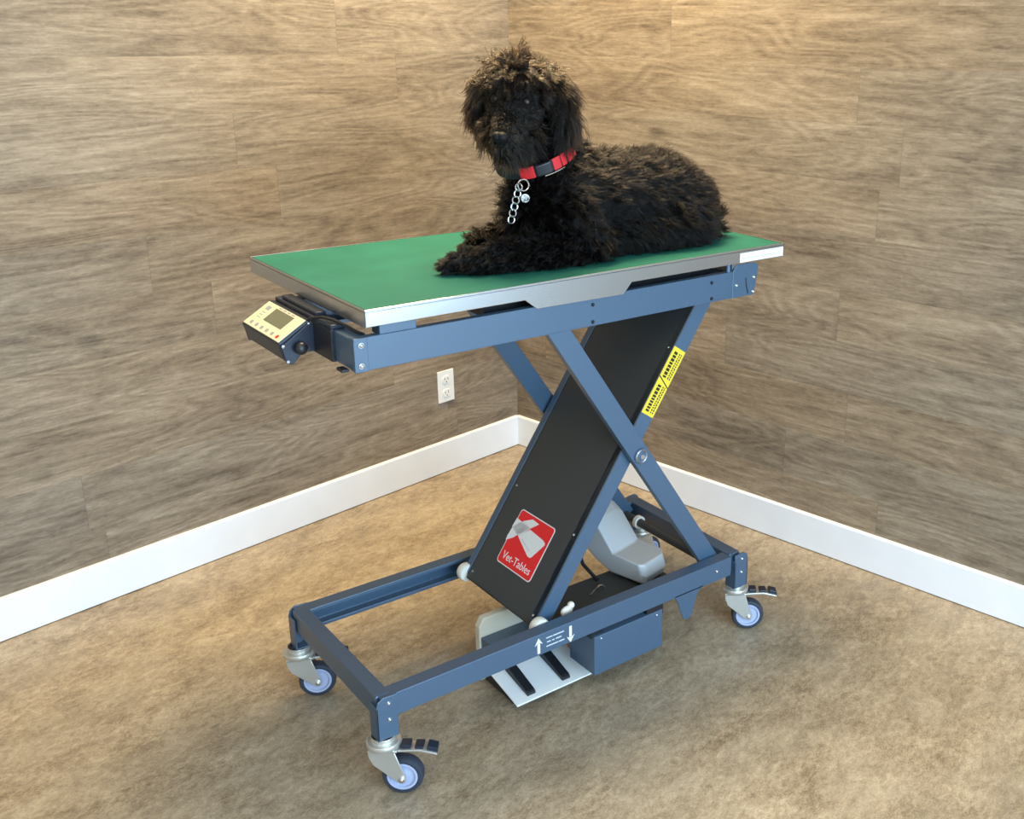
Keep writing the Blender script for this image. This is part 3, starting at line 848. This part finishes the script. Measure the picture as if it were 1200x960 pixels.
# bare spots: eyes and nose tip
ok = (np.min([np.linalg.norm(cp-e, axis=1) for e in EYES], axis=0) > .0125) & (np.linalg.norm(cp-NOSE, axis=1) > .019)
ccd = (cp-COLC)@COLN
pos[:, :, 2] = np.maximum(pos[:, :, 2], TOP+.0015)
RAD = np.array([.00062, .00062, .00060, .00056, .00050, .00040, .00018])
def fur_object(name, sel, mat, stops, rough):
    q = pos[sel]; n = len(q)
    hc = bpy.data.hair_curves.new(name)
    hc.add_curves([NP]*n)
    hc.position_data.foreach_set('vector', q.reshape(-1).astype(np.float32))
    hc.points.foreach_set('radius', np.tile(RAD, n).astype(np.float32))
    fm = bpy.data.materials.new(mat); fm.use_nodes = True
    g = NG(fm.node_tree); fm.node_tree.nodes.remove(fm.node_tree.nodes['Principled BSDF'])
    hb = g.n('ShaderNodeBsdfHairPrincipled'); hb.parametrization = 'COLOR'
    hi = g.n('ShaderNodeHairInfo')
    g.set(hb.inputs['Color'], g.ramp(hi.outputs['Random'], stops))
    hb.inputs['IOR'].default_value = 1.30; hb.inputs['Roughness'].default_value = rough; hb.inputs['Radial Roughness'].default_value = .5
    fm.node_tree.links.new(hb.outputs[0], fm.node_tree.nodes['Material Output'].inputs['Surface'])
    hc.materials.append(fm)
    o = bpy.data.objects.new(name, hc); link(o, dog); o.matrix_parent_inverse = Matrix.Translation(-dog.location)
    return o
hd = headreg[creg]
fur_object('body_fur', ok & ~hd, 'black dog hair', [(0, (.0016, .0014, .0013)), (.6, (.0032, .0025, .0021)), (.92, (.009, .0065, .0048)), (1, (.024, .016, .011))], .36)
fur_object('head_fur', ok & hd, 'brown tinged black dog hair', [(0, (.0030, .0023, .0018)), (.5, (.0080, .0056, .0040)), (.85, (.022, .0150, .0100)), (1, (.060, .042, .027))], .34)

# eyes, nose, collar
inv = Matrix.Translation(-dog.location)
def dpart(mb, name, mat, parent=dog, **kw):
    o = mb.build(name, mat, parent, **kw)
    if parent is dog: o.matrix_parent_inverse = inv
    return o
for e in EYES:
    dpart(MB().ball(Vector(e)-Fh*.004, .0102, 3), 'eye', M['eye'], smooth=True)
nb = MB().ball(Vector(NOSE)+Rh*.005, .0125, 3, (1.0, 1.0, .85)).ball(Vector(NOSE)-Rh*.005, .0125, 3, (1.0, 1.0, .85)).ball(Vector(NOSE)-Fh*.008-Uh*.006, .013, 3)
dpart(nb, 'nose', M['nose'], smooth=True)
# collar: a band around the neck
cn_ = Vector(COLN); ca = (Rh - cn_*Rh.dot(cn_)).normalized(); cb = cn_.cross(ca)
if cb.dot(Fh) < 0: cb = -cb
CRX, CRY = .088, .088
def cpt(t_, r=0, h=0):
    return Vector(COLC) + ca*math.cos(t_)*(CRX+r) + cb*math.sin(t_)*(CRY+r) + cn_*h
def band(t0_, t1_, h0, h1, r0, r1, n=24):
    mb = MB(); vs = []; 
    for k in range(n+1):
        t_ = t0_+(t1_-t0_)*k/n
        vs += [cpt(t_, r0, h0), cpt(t_, r1, h0), cpt(t_, r1, h1), cpt(t_, r0, h1)]
    fs = [(0, 1, 2, 3), (4*n+3, 4*n+2, 4*n+1, 4*n)]
    for k in range(n):
        for i in range(4):
            j = (i+1) % 4
            fs.append((4*k+i, 4*k+j, 4*k+4+j, 4*k+4+i))
    mb._verts(vs, fs); return mb
collar = dpart(band(0, 2*math.pi*.999, -.0125, .0125, 0, .003, 72), 'collar', M['collarblack'], smooth=True)
collar.name = 'collar'
def cpart(mb, name, mat, **kw):
    return mb.build(name, mat, collar, **kw)
for a0, a1 in ((.02, .12), (.18, .38), (.46, .60), (.63, .84), (1.30, 1.66)):
    cpart(band(a0*1.0, a1*1.0, -.0135, .0135, .002, .0055, 8), 'red_strap', M['collarred'], bevel=.0012)
cpart(band(.87, 1.27, -.0130, .0130, .002, .009, 12), 'buckle', M['black'], bevel=.003)
cpart(MB().tube([cpt(.60+.5*k/8, .010, -.014) for k in range(9)], .0012, 6), 'wire_edge', M['chrome'], smooth=True)
rc = cpt(1.62, .006, -.016)
def torus(c, axis, R0, r, seg=24):
    return MB().ring(c, axis, R0, [(r*math.cos(k*math.pi/4), r*math.sin(k*math.pi/4)) for k in range(8)], seg)
toCam = (CAM-rc).normalized()
rc = rc + toCam*.010
cpart(torus(rc + Vector((0, 0, -.008)), toCam + Rh*.3, .012, .0017), 'ring', M['chrome'], smooth=True)
p0_ = rc + Vector((-.010, .002, -.012)) + toCam*.004
for k in range(6):
    c_ = p0_ + Vector((-.0035*k, .001*k, -.0135*k)) + toCam*.003*k
    ax_ = (toCam + Rh*(.9 if k % 2 else -.5)).normalized()
    cpart(torus(c_, ax_, .0080, .0016, 16), 'chain_link', M['chrome'], smooth=True)
tc_ = rc + Vector((.004, 0, -.036)) + toCam*.008
cpart(MB().cyl(tc_, tc_ + toCam*.0016, .009, seg=24), 'tag', M['zinc'], smooth=True)

# ------------------------------------------------------------------ light
def area(name, loc, target, sx, sy, power, col, spread=180):
    l = bpy.data.lights.new(name, 'AREA'); l.shape = 'RECTANGLE'; l.size = sx; l.size_y = sy; l.energy = power; l.color = col; l.spread = R(spread)
    o = bpy.data.objects.new(name, l); COL.objects.link(o); o.location = loc
    o.rotation_euler = (Vector(target)-Vector(loc)).to_track_quat('-Z', 'Y').to_euler()
    return o
def room_pt(dl, dr, z): return CORNER + uL*dl + uR*dr + UZ*z
area('window_daylight', room_pt((WX0+WX1)/2, RS-.02, (WZ0+WZ1)/2), room_pt((WX0+WX1)/2, 0, (WZ0+WZ1)/2-.4), WX1-WX0-.1, WZ1-WZ0-.1, 200, (.47, .73, 1.0))
area('ceiling_lamp_corner', room_pt(.62, .70, CH-.02), room_pt(.62, .70, 0), .8, .8, 80, (1.0, .80, .47))
area('ceiling_lamp_middle', room_pt(2.5, 2.4, CH-.02), room_pt(2.5, 2.4, 0), 1.2, 1.2, 15, (1.0, .85, .62))
w = bpy.data.worlds.new('world'); scene.world = w; w.use_nodes = True
w.node_tree.nodes['Background'].inputs[0].default_value = (.75, .88, 1.0, 1); w.node_tree.nodes['Background'].inputs[1].default_value = 1.0

scene.view_settings.view_transform = 'Standard'
scene.view_settings.look = 'None'
scene.view_settings.exposure = 0.13
scene.view_settings.gamma = 1.0
scene.view_settings.use_curve_mapping = False
scene.cycles.use_denoising = True
scene.cycles.max_bounces = 8
